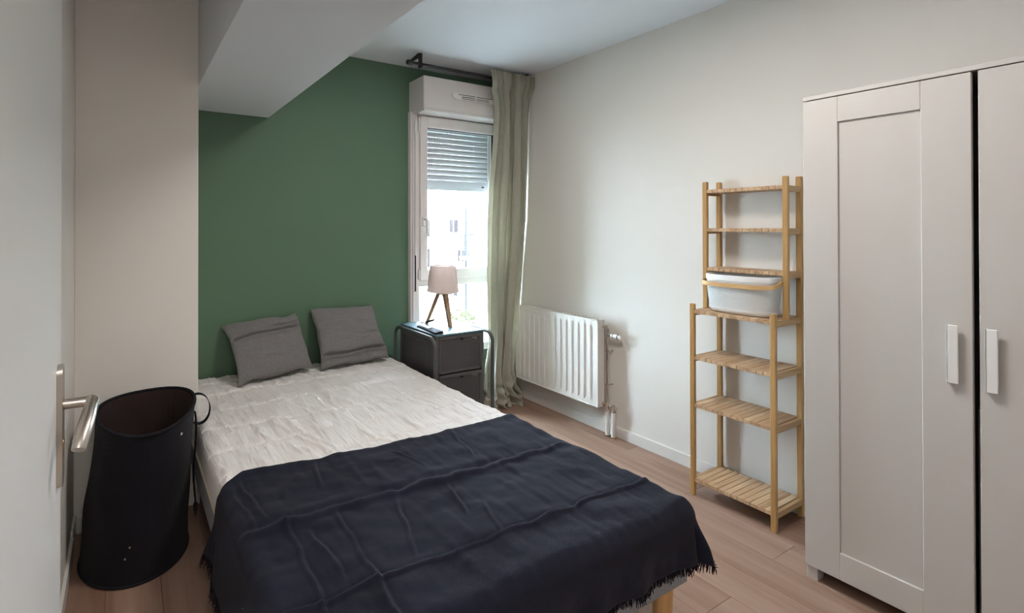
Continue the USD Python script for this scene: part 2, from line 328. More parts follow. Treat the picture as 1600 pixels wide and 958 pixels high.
hd = part(W, 'window_handle', cat(bx(2.026, 2.052, WY0 - .032, WY0 - .019, 1.40, 1.47, .004), tube([(2.039, WY0 - .03, 1.452), (2.039, WY0 - .062, 1.452), (2.041, WY0 - .066, 1.44), (2.043, WY0 - .066, 1.345)], [.009, .009, .010, .008], 10)), PLASTIC)
part(W, 'hinge', cat(cyl((2.004, WY0 - .012, 2.12), (2.004, WY0 - .012, 2.22), .007, sides=10), cyl((2.004, WY0 - .012, 1.00), (2.004, WY0 - .012, 1.07), .007, sides=10)), PVC)
for dz in (0, ): part(sa, 'screw_cap', cat(cyl((2.05, WY0 - .0215, 2.195), (2.05, WY0 - .019, 2.195), .007, sides=12), cyl((2.085, WY0 - .0215, 2.200), (2.085, WY0 - .019, 2.200), .008, sides=12)), PVCBOX)
part(W, 'reveal', cat(bx(2.80, 2.84, 2.985, 3.20, .40, 2.27, 0), bx(1.99, 2.84, 2.985, 3.22, .36, .405, 0)), FACADEW, 'white outer reveal', smooth=False)

# roller shutter
RS = thing('roller_shutter', 'half-lowered grey slatted roller shutter with white box above the window', 'roller shutter', (2.415, 2.80, 2.25))
bxm = bx(1.950, 2.90, 2.772, YB - .002, 2.258, 2.497, .006)
rb = part(RS, 'shutter_box', bxm, PVCBOX, 'white box')
part(rb, 'box_lip', bx(1.955, 2.895, 2.777, 2.92, 2.244, 2.258, .002), PVC)
vx0, vx1, vz = 2.200, 2.640, 2.376
vent_poly = Polygon([(vx0, vz - .010), (vx0 + .03, vz - .023), (vx1 - .03, vz - .023), (vx1, vz - .010), (vx1, vz + .012), (vx1 - .03, vz + .024), (vx0 + .03, vz + .024), (vx0, vz + .012)])
slots = []
for r_, (zc, o) in enumerate(((vz + .0135, .035), (vz - .0005, .07), (vz - .0135, .07))):
    for s_ in (-1, 1):
        a, b = sorted((2.42 + s_ * .006, 2.42 + s_ * (.205 - o)))
        slots.append(sbox(a, zc - .0034, b, zc + .0034))
for s_ in slots: vent_poly = vent_poly.difference(s_)
part(rb, 'vent_grille', extrude(vent_poly, 2.756, 2.772, 'xzy'), PLASTIC, 'slotted white air vent', smooth=False)
part(rb, 'vent_backing', bx(vx0 + .03, vx1 - .03, 2.7685, 2.7725, vz - .020, vz + .021, 0), GASKET, smooth=False)  # dark sheet giving the vent slots their shade
SP = 0.0425; sx0, sx1 = 2.025, 2.800; ztop = 2.235
def shutter_slat(zt):
    poly = sbox(sx0, zt - SP - .0004, sx1, zt)
    n = 29; step = (sx1 - sx0 - .02) / n
    holes = [sbox(sx0 + .012 + i * step, zt - SP + .0038, sx0 + .012 + i * step + .0065, zt - SP + .0064) for i in range(n)]
    for h_ in holes: poly = poly.difference(h_)
    m = extrude(poly, 3.032, 3.036, 'xzy')
    prof = [(3.0325, zt - .0005), (3.029, zt - .004), (3.0262, zt - .010), (3.0255, zt - .017), (3.0262, zt - .024), (3.029, zt - .029), (3.0325, zt - .0325)]
    b = extrude(Polygon([(y_, z_) for y_, z_ in prof]), sx0, sx1, 'yzx')
    return cat(m, b)
nsl = 12
zt = 1.7675 + SP * 11
for i in range(11):
    part(RS, 'slat', shutter_slat(zt - i * SP), SHUT, smooth=False)
bb = part(RS, 'bottom_bar', bx(sx0, sx1, 3.022, 3.038, 1.690, 1.767, .003), SHUT)
part(RS, 'guide_rail', cat(bx(2.000, 2.024, 3.015, 3.045, .41, 2.268, .002), bx(2.780, 2.800, 3.015, 3.045, .41, 2.268, .002)), PVC, smooth=False)
part(bb, 'end_stop', cyl((2.72, 3.008, 1.727), (2.72, 3.022, 1.727), .007, sides=12), GASKET)
cr = part(RS, 'crank_rod', cat(tube([(1.968, 2.90, 2.248), (1.968, 2.905, 2.12), (1.966, 2.908, 1.20)], .0045, 10), cyl((1.966, 2.905, 2.19), (1.966, 2.905, 2.11), .009, sides=10), cyl((1.966, 2.907, 1.24), (1.966, 2.907, 1.18), .008, sides=10)), PVC)
part(cr, 'crank_grip', cyl((1.966, 2.907, 1.18), (1.967, 2.907, .91), .0055, sides=10), GASKET, 'dark grip')

# curtain rod
CRD = thing('curtain_rod', 'black metal curtain rod on ceiling brackets above the window', 'curtain rod', (2.35, 2.70, 2.545))
RY, RZ = 2.70, 2.538
part(CRD, 'rod', cyl((1.79, RY, RZ), (2.925, RY, RZ), .0105), BLACKM)
part(CRD, 'finial', cat(cyl((1.765, RY, RZ), (1.80, RY, RZ), .018), cyl((1.757, RY, RZ), (1.765, RY, RZ), .014, .018)), BLACKM)
for xb in (1.868, 2.90):
    part(CRD, 'bracket', cat(bx(xb - .012, xb + .012, RY - .010, RY + .010, RZ - .03, HC - .001, .002), hull([(xb - .095, RY - .008, RZ + .006), (xb - .095, RY + .008, RZ + .006), (xb - .075, RY - .008, RZ + .002), (xb - .075, RY + .008, RZ + .002), (xb - .02, RY - .008, HC - .004), (xb - .02, RY + .008, HC - .004), (xb, RY - .008, HC - .028), (xb, RY + .008, HC - .028)]) if xb < 2 else bx(xb - .01, xb + .01, RY - .014, RY + .014, RZ - .014, RZ + .014, .002)), BLACKM)

# curtain
def make_curtain():
    rx_ = 2.850
    zl = np.array([2.585, 2.52, 2.386, 2.25, 2.075, 1.675, 1.465, 1.028, .783, .488, .26, .12, .06, .0])
    left = np.array([2.478, 2.494, 2.552, 2.556, 2.543, 2.497, 2.484, 2.478, 2.496, 2.528, 2.500, 2.485, 2.49, 2.50])
    right = np.array([2.928, 2.928, 2.926, 2.922, 2.918, 2.905, 2.895, 2.845, 2.825, 2.80, 2.77, 2.80, 2.86, 2.88])
    nz, ns = 150, 260
    s = np.linspace(0, 1, ns); z = np.concatenate([np.linspace(2.585, 2.45, 26)[:-1], np.linspace(2.45, .25, 84)[:-1], np.linspace(.25, .005, 42)])
    nz = len(z); G = np.zeros((ns, nz, 3))
    # phases of the pleats: irregular
    kn = np.array([0, .12, .21, .30, .37, .46, .54, .62, .70, .79, .88, 1.0]); ph = np.interp(s, kn, np.arange(12) * PI)
    for j, zj in enumerate(z):
        xl, xr = np.interp(-zj, -zl, left), np.interp(-zj, -zl, right)
        open_ = ss(2.60, 2.30, zj)
        amp = .028 + .028 * ss(2.5, 1.6, zj) + .030 * ss(.6, .1, zj)
        p = ph + .5 * np.sin(zj * 2.1 + s * 5) * open_ + .35 * np.sin(zj * 4.3 + 9 * s) * open_
        wob = np.interp(s, kn, [.5, 1.25, .6, .9, .5, 1.1, .6, .8, .9, .6, 1.0, .6])
        fold = (.5 * np.sin(p) + .75 * (1 - 2 * np.abs(np.sin(.75 * p + .4)) ** .8)) * wob
        xx_ = xl + (xr - xl) * s + .35 * amp * np.sin(2 * p) * np.sin(PI * s) * .8
        fr_ = ss(2.42, 2.52, zj)
        yy_ = RY + amp * fold * (1 - .25 * fr_) - .040 * fr_
        # stretched and pinched header
        yy_ += .006 * np.sin(7 * p) * ss(2.50, 2.58, zj)
        # lower part drifts toward the window on the left, and the hem spills out
        hem = ss(.30, .0, zj)
        yy_ += .055 * ss(1.2, .2, zj) + hem * (.03 * np.sin(3 * ph * .5 + 1.0) + .045 * (s - .25) - .03)
        yy_ += hem * .02 * (meshkit.noise(np.stack([s * 22, np.full(ns, zj * 30), np.zeros(ns)], 1), 3) - .5) * 2
        xx_ += hem * .03 * (meshkit.noise(np.stack([s * 14, np.full(ns, zj * 26), np.ones(ns)], 1), 5) - .5) * 2
        zz_ = np.full(ns, zj) + .012 * (meshkit.noise(np.stack([s * 18, np.full(ns, zj * 20), np.ones(ns) * 2], 1), 9) - .5) * hem * ss(0, .05, zj)
        ratio = xr / 2.72; k_ = ss(.80, 1.0, s); xe = XR - .014
        xx_ = xx_ + k_ * (xe - xx_) * ss(2.5, 2.2, zj); yy_ = yy_ + k_ * (min(xe / ratio, 2.90) - yy_) * ss(2.5, 2.2, zj)
        G[:, j] = np.stack([np.minimum(xx_, XR - .010), np.minimum(yy_, 2.90), zz_], 1)
    # no clash with the shutter box and frame
    lim = np.where((G[..., 2] > 2.23), 2.758, 2.885)
    G[..., 1] = np.minimum(G[..., 1], lim)
    low = (G[..., 2] < .80) & (G[..., 0] > rx_ - .012); G[..., 1] = np.where(low, np.maximum(G[..., 1], 2.787), G[..., 1])
    return sheet(G, .0022)
CT = thing('curtain', 'long sage green curtain gathered at the right side of the window', 'curtain', (2.7, 2.72, 0))
part(CT, 'cloth', make_curtain(), CURT, smooth=True)

# ------------------------------------------------------------------ radiator
RA = thing('radiator', 'white ribbed panel radiator on the off-white wall below the curtain edge', 'radiator', (2.88, 2.40, .18))
ry0, ry1, rz0, rz1, rx = 2.052, 2.778, .180, .768, 2.850
def rib_panel():
    n = 14; pitch = (ry1 - ry0 - .05) / n; zs = np.array([rz0 + .004, rz0 + .03, rz0 + .05, rz1 - .055, rz1 - .035, rz1 - .004]); dep = np.array([0, 0, 1, 1, 0, 0])
    ys, g = [ry0 + .002, ry0 + .02], [0, 0]
    for i in range(n):
        a = ry0 + .025 + i * pitch
        ys += [a + .29 * pitch, a + .38 * pitch, a + .62 * pitch, a + .71 * pitch]; g += [0, 1, 1, 0]
    ys += [ry1 - .02, ry1 - .002]; g += [0, 0]
    ys, g = np.array(ys), np.array(g, float)
    G = np.stack([rx - .0 + .009 * (np.outer(g, dep)) - 0, np.repeat(ys[:, None], 6, 1), np.repeat(zs[None], len(ys), 0)], -1)
    return sheet(G, .002)
part(RA, 'front_panel', rib_panel(), RAD, smooth=25)
part(RA, 'rim', cat(bx(rx - .003, rx + .004, ry0, ry0 + .010, rz0, rz1, .0015), bx(rx - .003, rx + .004, ry1 - .010, ry1, rz0, rz1, .0015), bx(rx - .003, rx + .004, ry0, ry1, rz0, rz0 + .010, .0015), bx(rx - .003, rx + .004, ry0, ry1, rz1 - .010, rz1, .0015)), RAD)
for a in (ry0, ry1 - .003): part(RA, 'side_cover', bx(rx, 2.912, a, a + .003, rz0 + .004, rz1 - .002, .0008), RAD)
part(RA, 'top_grille', cat(*[bx(rx + .004, 2.910, ry0 + .006 + i * .0298, ry0 + .012 + i * .0298, rz1 - .006, rz1 - .001, 0) for i in range(24)], bx(2.906, 2.912, ry0, ry1, rz1 - .02, rz1 - .001, 0)), RAD, smooth=False)
part(RA, 'rear_panel', bx(2.898, 2.912, ry0 + .004, ry1 - .004, rz0 + .01, rz1 - .01, .002), RAD)
for y_ in (2.2, 2.62): part(RA, 'wall_bracket', bx(2.912, XR - .0005, y_ - .012, y_ + .012, rz0 + .05, rz1 - .05, 0), RAD, smooth=False)
py = 2.022; px_ = 2.900
part(RA, 'valve_body', cat(cyl((px_, ry0 + .002, .725), (px_, py, .725), .009), cyl((px_, py, .715), (px_, py, .655), .012), cyl((px_, py, .705), (px_, py, .69), .016, sides=6), cyl((px_, py + .004, .672), (px_, py - .035, .672), .009)), CHROME, 'chrome valve body')
part(RA, 'thermostat_head', cat(cyl((px_, py - .03, .672), (px_, py - .045, .672), .014), cyl((px_, py - .047, .672), (px_, py - .075, .672), .017, .016), cyl((px_, py - .077, .672), (px_, py - .098, .672), .014, .012)), PLASTIC, 'white thermostatic knob')
for a, r_ in ((.0445, .0175), (.0745, .0165)): part(RA, 'valve_ring', cyl((px_, py - a, .672), (px_, py - a - .003, .672), r_), GASKET)
part(RA, 'riser_pipe', cyl((px_, py, .66), (px_, py, .205), .008), CHROME, 'chrome riser pipe')
for zc in (.565, .34):
    part(RA, 'pipe_clip', cat(cyl((px_, py, zc - .006), (px_, py, zc + .006), .012), cyl((px_, py, zc), (XR - .002, py - .01, zc), .004, sides=8)), CHROME)
    
part(RA, 'lockshield', cat(cyl((px_, ry0 + .002, .205), (px_, py - .045, .205), .009), cyl((px_, py, .225), (px_, py, .165), .013), cyl((px_, py - .042, .215), (px_, py - .042, .165), .012), cyl((px_, py - .035, .205), (px_, py - .062, .200), .010), cyl((px_, ry0 - .002, .205), (px_, ry0 - .012, .205), .016, sides=6), cyl((px_, py, .185), (px_, py, .17), .0155, sides=6), cyl((px_, py - .042, .185), (px_, py - .042, .17), .0145, sides=6)), CHROME, 'chrome lockshield valve')
for dy in (0, -.042): part(RA, 'pipe_sleeve', cyl((px_, py + dy, .168), (px_, py + dy, .0), .0125), PLASTIC, 'white pipe sleeve')
for dy in (0, -.042): part(RA, 'floor_collar', cyl((px_, py + dy, .0), (px_, py + dy, .008), .019), BRASS)

# ------------------------------------------------------------------ bed
BX0, BX1, BY0, BY1 = .310, 1.715, .885, 2.955
BT, BM, BB = .462, .325, .200
BED = thing('bed_base', 'upholstered grey box bed base on round wooden legs', 'bed base', ((BX0 + BX1) / 2, (BY0 + BY1) / 2, 0))
part(BED, 'box', bx(BX0 - .004, BX1 - .018, BY0 + .010, BY1 - .01, BB, BM, .010), BASEC)
for lx, ly in ((1.652, .955), (.40, .955), (1.640, 2.87), (.40, 2.87)):
    part(BED, 'leg', cyl((lx, ly, BB + .002), (lx, ly, 0), .034, .026, 28), LEGW)
def rounded_box_grid(x0, x1, y0, y1, r, nx, ny, top, skirt, f):
    """top surface of a soft slab: goes down over rounded edges on all sides; f(x, y) adds height"""
    def prof(a0, a1, n):
        inner = np.linspace(a0 + r, a1 - r, n); t = np.linspace(0, PI / 2, 7)[:-1]
        c = np.concatenate([[a0] * 3, a0 + r - r * np.cos(t), inner, (a1 - r + r * np.cos(t))[::-1], [a1] * 3])
        h = np.concatenate([np.linspace(skirt, top - r, 4)[:3], top - r + r * np.sin(t), np.full(n, top), (top - r + r * np.sin(t))[::-1], np.linspace(top - r, skirt, 4)[1:]])
        return c, h
    cx_, hx = prof(x0, x1, nx); cy_, hy_ = prof(y0, y1, ny)
    X, Y = np.meshgrid(cx_, cy_, indexing='ij'); H = np.minimum(hx[:, None], hy_[None])
    w = np.clip((H - (top - r)) / r, 0, 1)
    return np.stack([X, Y, H + w * f(X, Y)], -1)
SEAMS = [2.80, 2.62, 2.40, 2.165, 1.95, 1.76, 1.55, 1.3, 1.1]
def quilt(X, Y):
    h = 0
    for s_ in SEAMS: h = h - .007 * np.exp(-((Y - s_ - .012 * np.sin(X * 4 + s_ * 9)) / .007) ** 2) + .002 * np.exp(-((Y - s_ - .03 - .012 * np.sin(X * 4 + s_ * 9)) / .02) ** 2)
    q = np.stack([X * 21 + 2.5 * Y, Y * 4.2, X * 0], -1)
    rn = 1 - np.abs(2 * meshkit.noise(np.stack([X * 17 + 5 * Y + 2.2 * meshkit.noise(np.stack([X * 5, Y * 5, X * 0], -1), 8), Y * 5.5, X * 0], -1), 14) - 1)
    h = h + .010 * rn ** 3 + .018 * (meshkit.fbm(q + 1.5 * meshkit.noise(np.stack([X * 4, Y * 4, X * 0], -1), 5)[..., None], 3, 11) - .5)
    h = h + .007 * (meshkit.noise(np.stack([X * 3, Y * 4, X * 0], -1), 2) - .5)
    return h * ss(1.50, 1.68, Y) - .004 * ss(1.68, 1.55, Y)     # pressed flat under the throw
gm = rounded_box_grid(BX0, BX1, BY0 + .01, BY1, .035, 230, 280, BT, BM + .004, quilt)
MT = thing('mattress', 'cream quilted mattress lying on the grey bed base', 'mattress', ((BX0 + BX1) / 2, (BY0 + BY1) / 2, BM))
part(MT, 'cover', sheet(gm, .004), SHEET, smooth=True)
part(MT, 'core', bx(BX0 + .012, BX1 - .012, BY0 + .022, BY1 - .012, BM + .006, BT - .03, .01), PIPING)
def loop_path(x0, x1, y0, y1, z, r=.03):
    P = []
    for cx_, cy_, a in ((x1 - r, y1 - r, 0), (x0 + r, y1 - r, PI / 2), (x0 + r, y0 + r, PI), (x1 - r, y0 + r, 1.5 * PI)):
        P += [(cx_ + r * math.cos(t), cy_ + r * math.sin(t), z) for t in np.linspace(a, a + PI / 2, 6)]
    return P
part(MT, 'piping', tube(loop_path(BX0 - .004, BX1 + .004, BY0 + .006, BY1 + .001, BM + .012), .006, 8, True), PIPING)

# throw
def make_throw():
    top, r = BT + .010, .045
    x0, x1, y0 = BX0 - .012, BX1 + .010, BY0 - .012
    LX, LY, RXO = .255, .155, .062                    # overhang left, foot, right
    W_, D_ = x1 - x0, 1.685 - y0
    a = np.linspace(-LX, W_ + RXO, 300); b = np.linspace(-LY, D_, 190)   # a across, b from the foot hem to the back edge
    A, B = np.meshgrid(a, b, indexing='ij')
    back = 1.685 + np.interp(A, [-.3, 0, .1, .22, .4, .8, 1.1, 1.42, 1.6], [.10, -.02, .035, .03, .012, -.012, -.012, -.003, .01])
    B = np.where(B > 0, B * (back - y0) / D_, B)
    ea = np.where(A < r, r - A, np.where(A > W_ - r, A - (W_ - r), 0)); sa_ = np.where(A < r, -1.0, 1.0)
    eb = np.where(B < r, r - B, 0)
    L = np.maximum(np.hypot(ea, eb) * .35 + np.maximum(ea, eb) * .65, 0); ang = np.arctan2(eb, ea)
    corner = (ea > 0) & (eb > 0)
    q = r * PI / 2
    out = np.where(L < q, r * np.sin(np.minimum(L / r, PI / 2)), r); drop = np.where(L < q, r * (1 - np.cos(np.minimum(L / r, PI / 2))), r + (L - q))
    flare = np.clip(L - q, 0, 1)
    out = out + np.where(corner, .22 * flare * np.sin(2 * ang), 0) + np.where(A < r, .11, .05) * flare
    # hanging folds
    t = np.where(corner, ang * .35, np.where(ea > 0, B, A))
    rip = (meshkit.noise(np.stack([t * 11, L * 1.5, A * 0 + 3], -1), 4) - .5) * .035 * ss(0, .16, flare) + np.where(corner, .02 * np.sin(ang * 7) * ss(0, .1, flare), 0)
    out = out + rip
    hl_ = np.maximum(np.hypot(ea, eb), 1e-9); dxn, dyn = ea / hl_, eb / hl_
    X = x0 + np.clip(A, r, W_ - r) + sa_ * dxn * out
    Y = y0 + np.maximum(B, r) - dyn * out
    Z = top - drop
    w = np.clip(1 - drop / r, 0, 1)
    def seg(p, q_, wd, am, asym=0.0):
        p, q_ = np.array(p), np.array(q_); d = q_ - p; ln = np.hypot(*d); d = d / ln
        u = (X - p[0]) * d[0] + (Y - p[1]) * d[1]; v = -(X - p[0]) * d[1] + (Y - p[1]) * d[0]
        v = v + .004 * np.sin(u * 37)
        return am * np.exp(-(v / wd) ** 2) * ss(-.03, .03, u) * ss(ln + .03, ln - .03, u) + asym * np.exp(-((v - wd * 1.6) / wd / 1.3) ** 2) * ss(-.03, .03, u) * ss(ln + .03, ln - .03, u)
    H = 0
    H = H + seg((.25, 1.047), (1.72, 1.036), .006, .008, -.003) + seg((.32, 1.368), (1.66, 1.352), .016, .011, -.008)
    H = H + seg((.42, 1.40), (1.2, 1.385), .03, .006)
    for p, q_ in (((.452, 1.388), (.433, .99)), ((.608, 1.347), (.58, .92)), ((.818, 1.32), (.738, 1.098)), ((1.031, 1.321), (.983, 1.169)), ((1.069, 1.176), (1.014, 1.06)), ((.66, 1.66), (.62, 1.52)), ((1.30, 1.63), (1.26, 1.46)), ((.98, 1.62), (1.03, 1.47)), ((.50, 1.30), (.52, 1.1)), ((.37, 1.66), (.40, 1.42)), ((.34, 1.60), (.36, 1.40))):
        H = H + seg(p, q_, .007, .006, -.003)
    n1 = meshkit.fbm(np.stack([X * 5, Y * 7, X * 0], -1), 4, 21) - .5
    n2 = meshkit.noise(np.stack([X * 13 + 2 * n1, Y * 22, X * 0], -1), 8) - .5
    H = H + .020 * n1 + .008 * n2 + .004 * (meshkit.noise(np.stack([X * 40, Y * 8, X * 0], -1), 31) - .5) + .006
    # thick rolled back edge
    edge = np.exp(-((B / np.maximum(back - y0, .1) - .985) / .02) ** 2)
    Z = Z + w * H + .004 * edge * w
    crush = meshkit.fbm(np.stack([X * 9, Y * 9, Z * 9], -1), 3, 17) - .5
    Y = Y - np.where(eb > q * .6, 1, 0) * crush * .012 * ss(0, .1, flare)
    return np.stack([X, Y, Z], -1)
TG = make_throw()
TH = thing('throw_blanket', 'dark navy woven throw with fringed hem spread over the foot of the bed', 'throw', (1.01, 1.25, BT))
part(TH, 'cloth', sheet(TG, .006), THROW, smooth=True)
def fringe():
    hem = [TG[i, 0] for i in range(0, TG.shape[0])]; lefth = [TG[0, j] for j in range(0, TG.shape[1])]; righth = [TG[-1, j] for j in range(TG.shape[1])]
    V, F = [], []
    def strands(line, inner, dens, ln):
        line = np.array(line); inner = np.array(inner)
        d = np.concatenate([[0], np.cumsum(np.linalg.norm(np.diff(line, axis=0), axis=1))])
        n = int(d[-1] * dens)
        for t in np.linspace(0, d[-1], n):
            p = np.array([np.interp(t, d, line[:, k_]) for k_ in range(3)]); pi_ = np.array([np.interp(t, d, inner[:, k_]) for k_ in range(3)])
            g = p - pi_; g /= np.linalg.norm(g) + 1e-9
            cl = .6 * math.sin(t * 130)
            L_ = ln * rng.uniform(.55, 1.15); w_ = rng.normal(0, .25, 3) + np.array([0, 0, -.5])
            dirv = g + w_ * .6; dirv /= np.linalg.norm(dirv)
            q1 = p + g * L_ * .4 + rng.normal(0, .0015, 3); q2 = q1 + dirv * L_ * .6
            if q2[2] < .004: q2[2] = .004
            m = tube([p - g * .004, q1, q2], [.0017, .0016, .0009], 4)
            F.append(m.faces + sum(len(v_) for v_ in V)); V.append(m.vertices)
    strands(hem, TG[:, 2], 420, .026); strands(lefth[4:], TG[2, 4:], 260, .062); strands(righth, TG[-3, :], 300, .028)
    return trimesh.Trimesh(np.vstack(V), np.vstack(F), process=False)
part(TH, 'fringe', fringe(), FRINGE, 'short knotted yarn fringe', smooth=False, kind='stuff')

# cushions
def cushion(bl, br, tr, tl, T, crease, seed, sag=0.02):
    """a limp pillowcase between four corners: two sheets that meet in a flat hem"""
    bl, br, tr, tl = map(np.array, (bl, br, tr, tl)); n = 72
    u, v = np.meshgrid(np.linspace(-1, 1, n), np.linspace(-1, 1, n), indexing='ij')
    U, V_ = (u + 1) / 2, (v + 1) / 2
    pull = 1 - .055 * (1 - v ** 2) * np.abs(u) ** 3; pullv = 1 - .05 * (1 - u ** 2) * np.abs(v) ** 3
    U2, V2 = (u * pull + 1) / 2, (v * pullv + 1) / 2
    P = ((1 - U2) * (1 - V2))[..., None] * bl + (U2 * (1 - V2))[..., None] * br + (U2 * V2)[..., None] * tr + ((1 - U2) * V2)[..., None] * tl
    nn = np.cross(br - bl, tl - bl); nn = nn / np.linalg.norm(nn)
    body = (np.clip(1 - np.abs(u) ** 2.6, 0, 1) * np.clip(1 - np.abs(v) ** 2.6, 0, 1)) ** .45
    wr = .034 * (meshkit.fbm(np.stack([u * 1.8 + v * .6, v * 3.8, u * 0], -1), 4, seed) - .5)
    cr_ = 0
    for (v0, v1, wd, am, u0, u1) in crease:
        lv = v0 + (v1 - v0) * (u + 1) / 2 + .03 * np.sin(u * 4 + seed)
        cr_ = cr_ - am * np.exp(-((v - lv) / wd) ** 2) * ss(u0, u0 + .3, u) * ss(u1, u1 - .3, u) + .6 * am * np.exp(-((v - lv + 1.7 * wd) / wd) ** 2) * ss(u0, u0 + .3, u) * ss(u1, u1 - .3, u)
    front = T * body * (.75 + .25 * np.cos(v * 1.2 + .4)) + wr * body + cr_ * np.clip(body * 1.5, 0, 1) + .0025
    backd = -T * .45 * body - .0025
    bend = sag * (1 - v ** 2)
    # the empty hem and corners ripple
    edge_ = 1 - np.clip(body, 0, 1)
    P = P + (nn * .9 + np.array([0, 0, .4])) * (.030 * (meshkit.noise(np.stack([u * 3.1 + seed, v * 3.1, u * 0 + 1], -1), seed) - .5) * edge_)[..., None]
    Fr, Bk = P + nn * (front + bend)[..., None], P + nn * (backd + bend)[..., None]
    i, j = np.meshgrid(np.arange(n - 1), np.arange(n - 1), indexing='ij')
    q = np.stack([i * n + j, (i + 1) * n + j, (i + 1) * n + j + 1, i * n + j + 1], -1).reshape(-1, 4); N = n * n
    rim = np.array([k for k in range(n)] + [k * n + n - 1 for k in range(1, n)] + [(n - 1) * n + k for k in range(n - 2, -1, -1)] + [k * n for k in range(n - 2, 0, -1)]); r2 = np.roll(rim, -1)
    return trimesh.Trimesh(np.vstack([Fr.reshape(-1, 3), Bk.reshape(-1, 3)]), tri(np.vstack([q, q[:, ::-1] + N, np.stack([rim, r2, r2 + N, rim + N], 1)])), process=False)
C1 = cushion((.592, 2.655, .494), (1.088, 2.760, .497), (1.030, 2.945, .815), (.547, 2.945, .786), .045, [(.30, .44, .05, .034, -1.1, 1.0), (.62, .60, .045, .016, .0, 1.2), (-.75, -.80, .05, .008, -1.2, -.3)], 3, sag=.012)
solo('cushion', C1, PILLOW, 'slumped grey linen cushion nearer the black hamper, creased across its upper third', 'cushion', group='grey cushions on the bed', smooth=True)
C2 = cushion((1.125, 2.715, .494), (1.632, 2.735, .497), (1.612, 2.945, .822), (1.138, 2.945, .836), .045, [(-.66, -.60, .05, .032, -1.2, 1.2), (-.3, -.05, .05, .012, .1, 1.3), (.28, .24, .05, .010, -1.2, -.2)], 12, sag=.012)
solo('cushion', C2, PILLOW, 'upright grey linen cushion nearer the metal nightstand, creased near its base', 'cushion', group='grey cushions on the bed', smooth=True)

# ------------------------------------------------------------------ nightstand
NX0, NX1, NY0, NY1, NZ0, NZ1 = 1.792, 2.182, 2.415, 2.840, .130, .700
NS = thing('nightstand', 'dark grey metal nightstand with two perforated doors beside the bed', 'nightstand', ((NX0 + NX1) / 2, (NY0 + NY1) / 2, 0))
part(NS, 'top_panel', bx(NX0 - .002, NX1 + .002, NY0 - .004, NY1, NZ1 - .014, NZ1, .003), NIGHTTOP, 'blue-grey top')
bd = part(NS, 'body', cat(bx(NX0, NX0 + .006, NY0 + .01, NY1, NZ0, NZ1 - .014, .001), bx(NX1 - .006, NX1, NY0 + .01, NY1, NZ0, NZ1 - .014, .001), bx(NX0, NX1, NY1 - .008, NY1 - .002, NZ0, NZ1 - .014, .001), bx(NX0, NX1, NY0 + .01, NY1, NZ0, NZ0 + .01, .001)), NIGHT)
part(bd, 'corner_post', cat(*[bx(a, a + .022, b, b + .022, NZ0 - .005, NZ1 - .014, .002) for a in (NX0 - .003, NX1 - .019) for b in (NY0 - .002, NY1 - .024)]), NIGHT)
part(bd, 'side_panel', cat(bx(NX0 - .003, NX0 + .001, NY0 + .075, NY1 - .035, NZ0 + .05, NZ1 - .06, .001), bx(NX0 - .006, NX0 + .001, NY0 + .085, NY1 - .20, NZ1 - .075, NZ1 - .068, .001), bx(NX0 - .005, NX0 + .001, NY0 + .035, NY0 + .05, NZ0 + .02, NZ1 - .03, .001)), NIGHT)
part(bd, 'inner_lining', bx(NX0 + .02, NX1 - .02, NY0 + .020, NY0 + .024, NZ0 + .01, NZ1 - .016, 0), NIGHT_SHADE, smooth=False)  # dark sheet standing in for the shaded interior behind the mesh doors
def mesh_door(z0, z1):
    x0, x1 = NX0 + .020, NX1 - .020
    d = part(NS, 'door', cat(bx(x0, x0 + .014, NY0 - .004, NY0 + .008, z0, z1, .0015), bx(x1 - .014, x1, NY0 - .004, NY0 + .008, z0, z1, .0015), bx(x0, x1, NY0 - .004, NY0 + .008, z0, z0 + .014, .0015), bx(x0, x1, NY0 - .008, NY0 + .008, z1 - .018, z1, .002)), NIGHT, 'drop-front door')
    n, mrow = 34, int((z1 - z0 - .03) / .0098)
    bars = [bx(x0 + .014 + (i + .5) * (x1 - x0 - .028) / n - .0026, x0 + .014 + (i + .5) * (x1 - x0 - .028) / n + .0026, NY0 + .000, NY0 + .0025, z0 + .012, z1 - .016, 0) for i in range(n)]
    bars += [bx(x0 + .012, x1 - .012, NY0 - .0012, NY0 + .002, z0 + .014 + (j + .5) * (z1 - z0 - .032) / mrow - .0026, z0 + .014 + (j + .5) * (z1 - z0 - .032) / mrow + .0026, 0) for j in range(mrow)]
    part(d, 'perforated_sheet', cat(*bars), NIGHT, smooth=False, kind='stuff')
    part(d, 'knob', cyl(((x0 + x1) / 2 + .0, NY0 - .006, z1 - .022), ((x0 + x1) / 2, NY0 - .022, z1 - .022), .007), BLACKM)
    part(d, 'latch', cat(bx(x1 - .082, x1 - .066, NY0 - .006, NY0 - .002, z1 - .030, z1 - .022, .001), bx(x1 - .060, x1 - .044, NY0 - .006, NY0 - .002, z1 - .036, z1 - .022, .001)), CHROME, 'bright metal latch')
mesh_door(.445, NZ1 - .016); mesh_door(NZ0 + .012, .436)
def hoop(xc):
    za, r = .684, .055
    yb, yf = NY1 + .005, NY0 - .035
    P = [(xc, yb, 0.0), (xc, yb, .3)] + [tuple(q_) for q_ in arc((xc, yb - r, za - r), r, 0, PI / 2, 8, (0, 1, 0), (0, 0, 1))] + [tuple(q_) for q_ in arc((xc, yf + r, za - r), r, PI / 2, PI, 8, (0, 1, 0), (0, 0, 1))] + [(xc, yf, .3), (xc, yf, 0.0)]
    return tube(P, .0125, 14)
part(NS, 'hoop_leg', hoop(1.757), TUBEM); part(NS, 'hoop_leg', hoop(2.228), TUBEM)
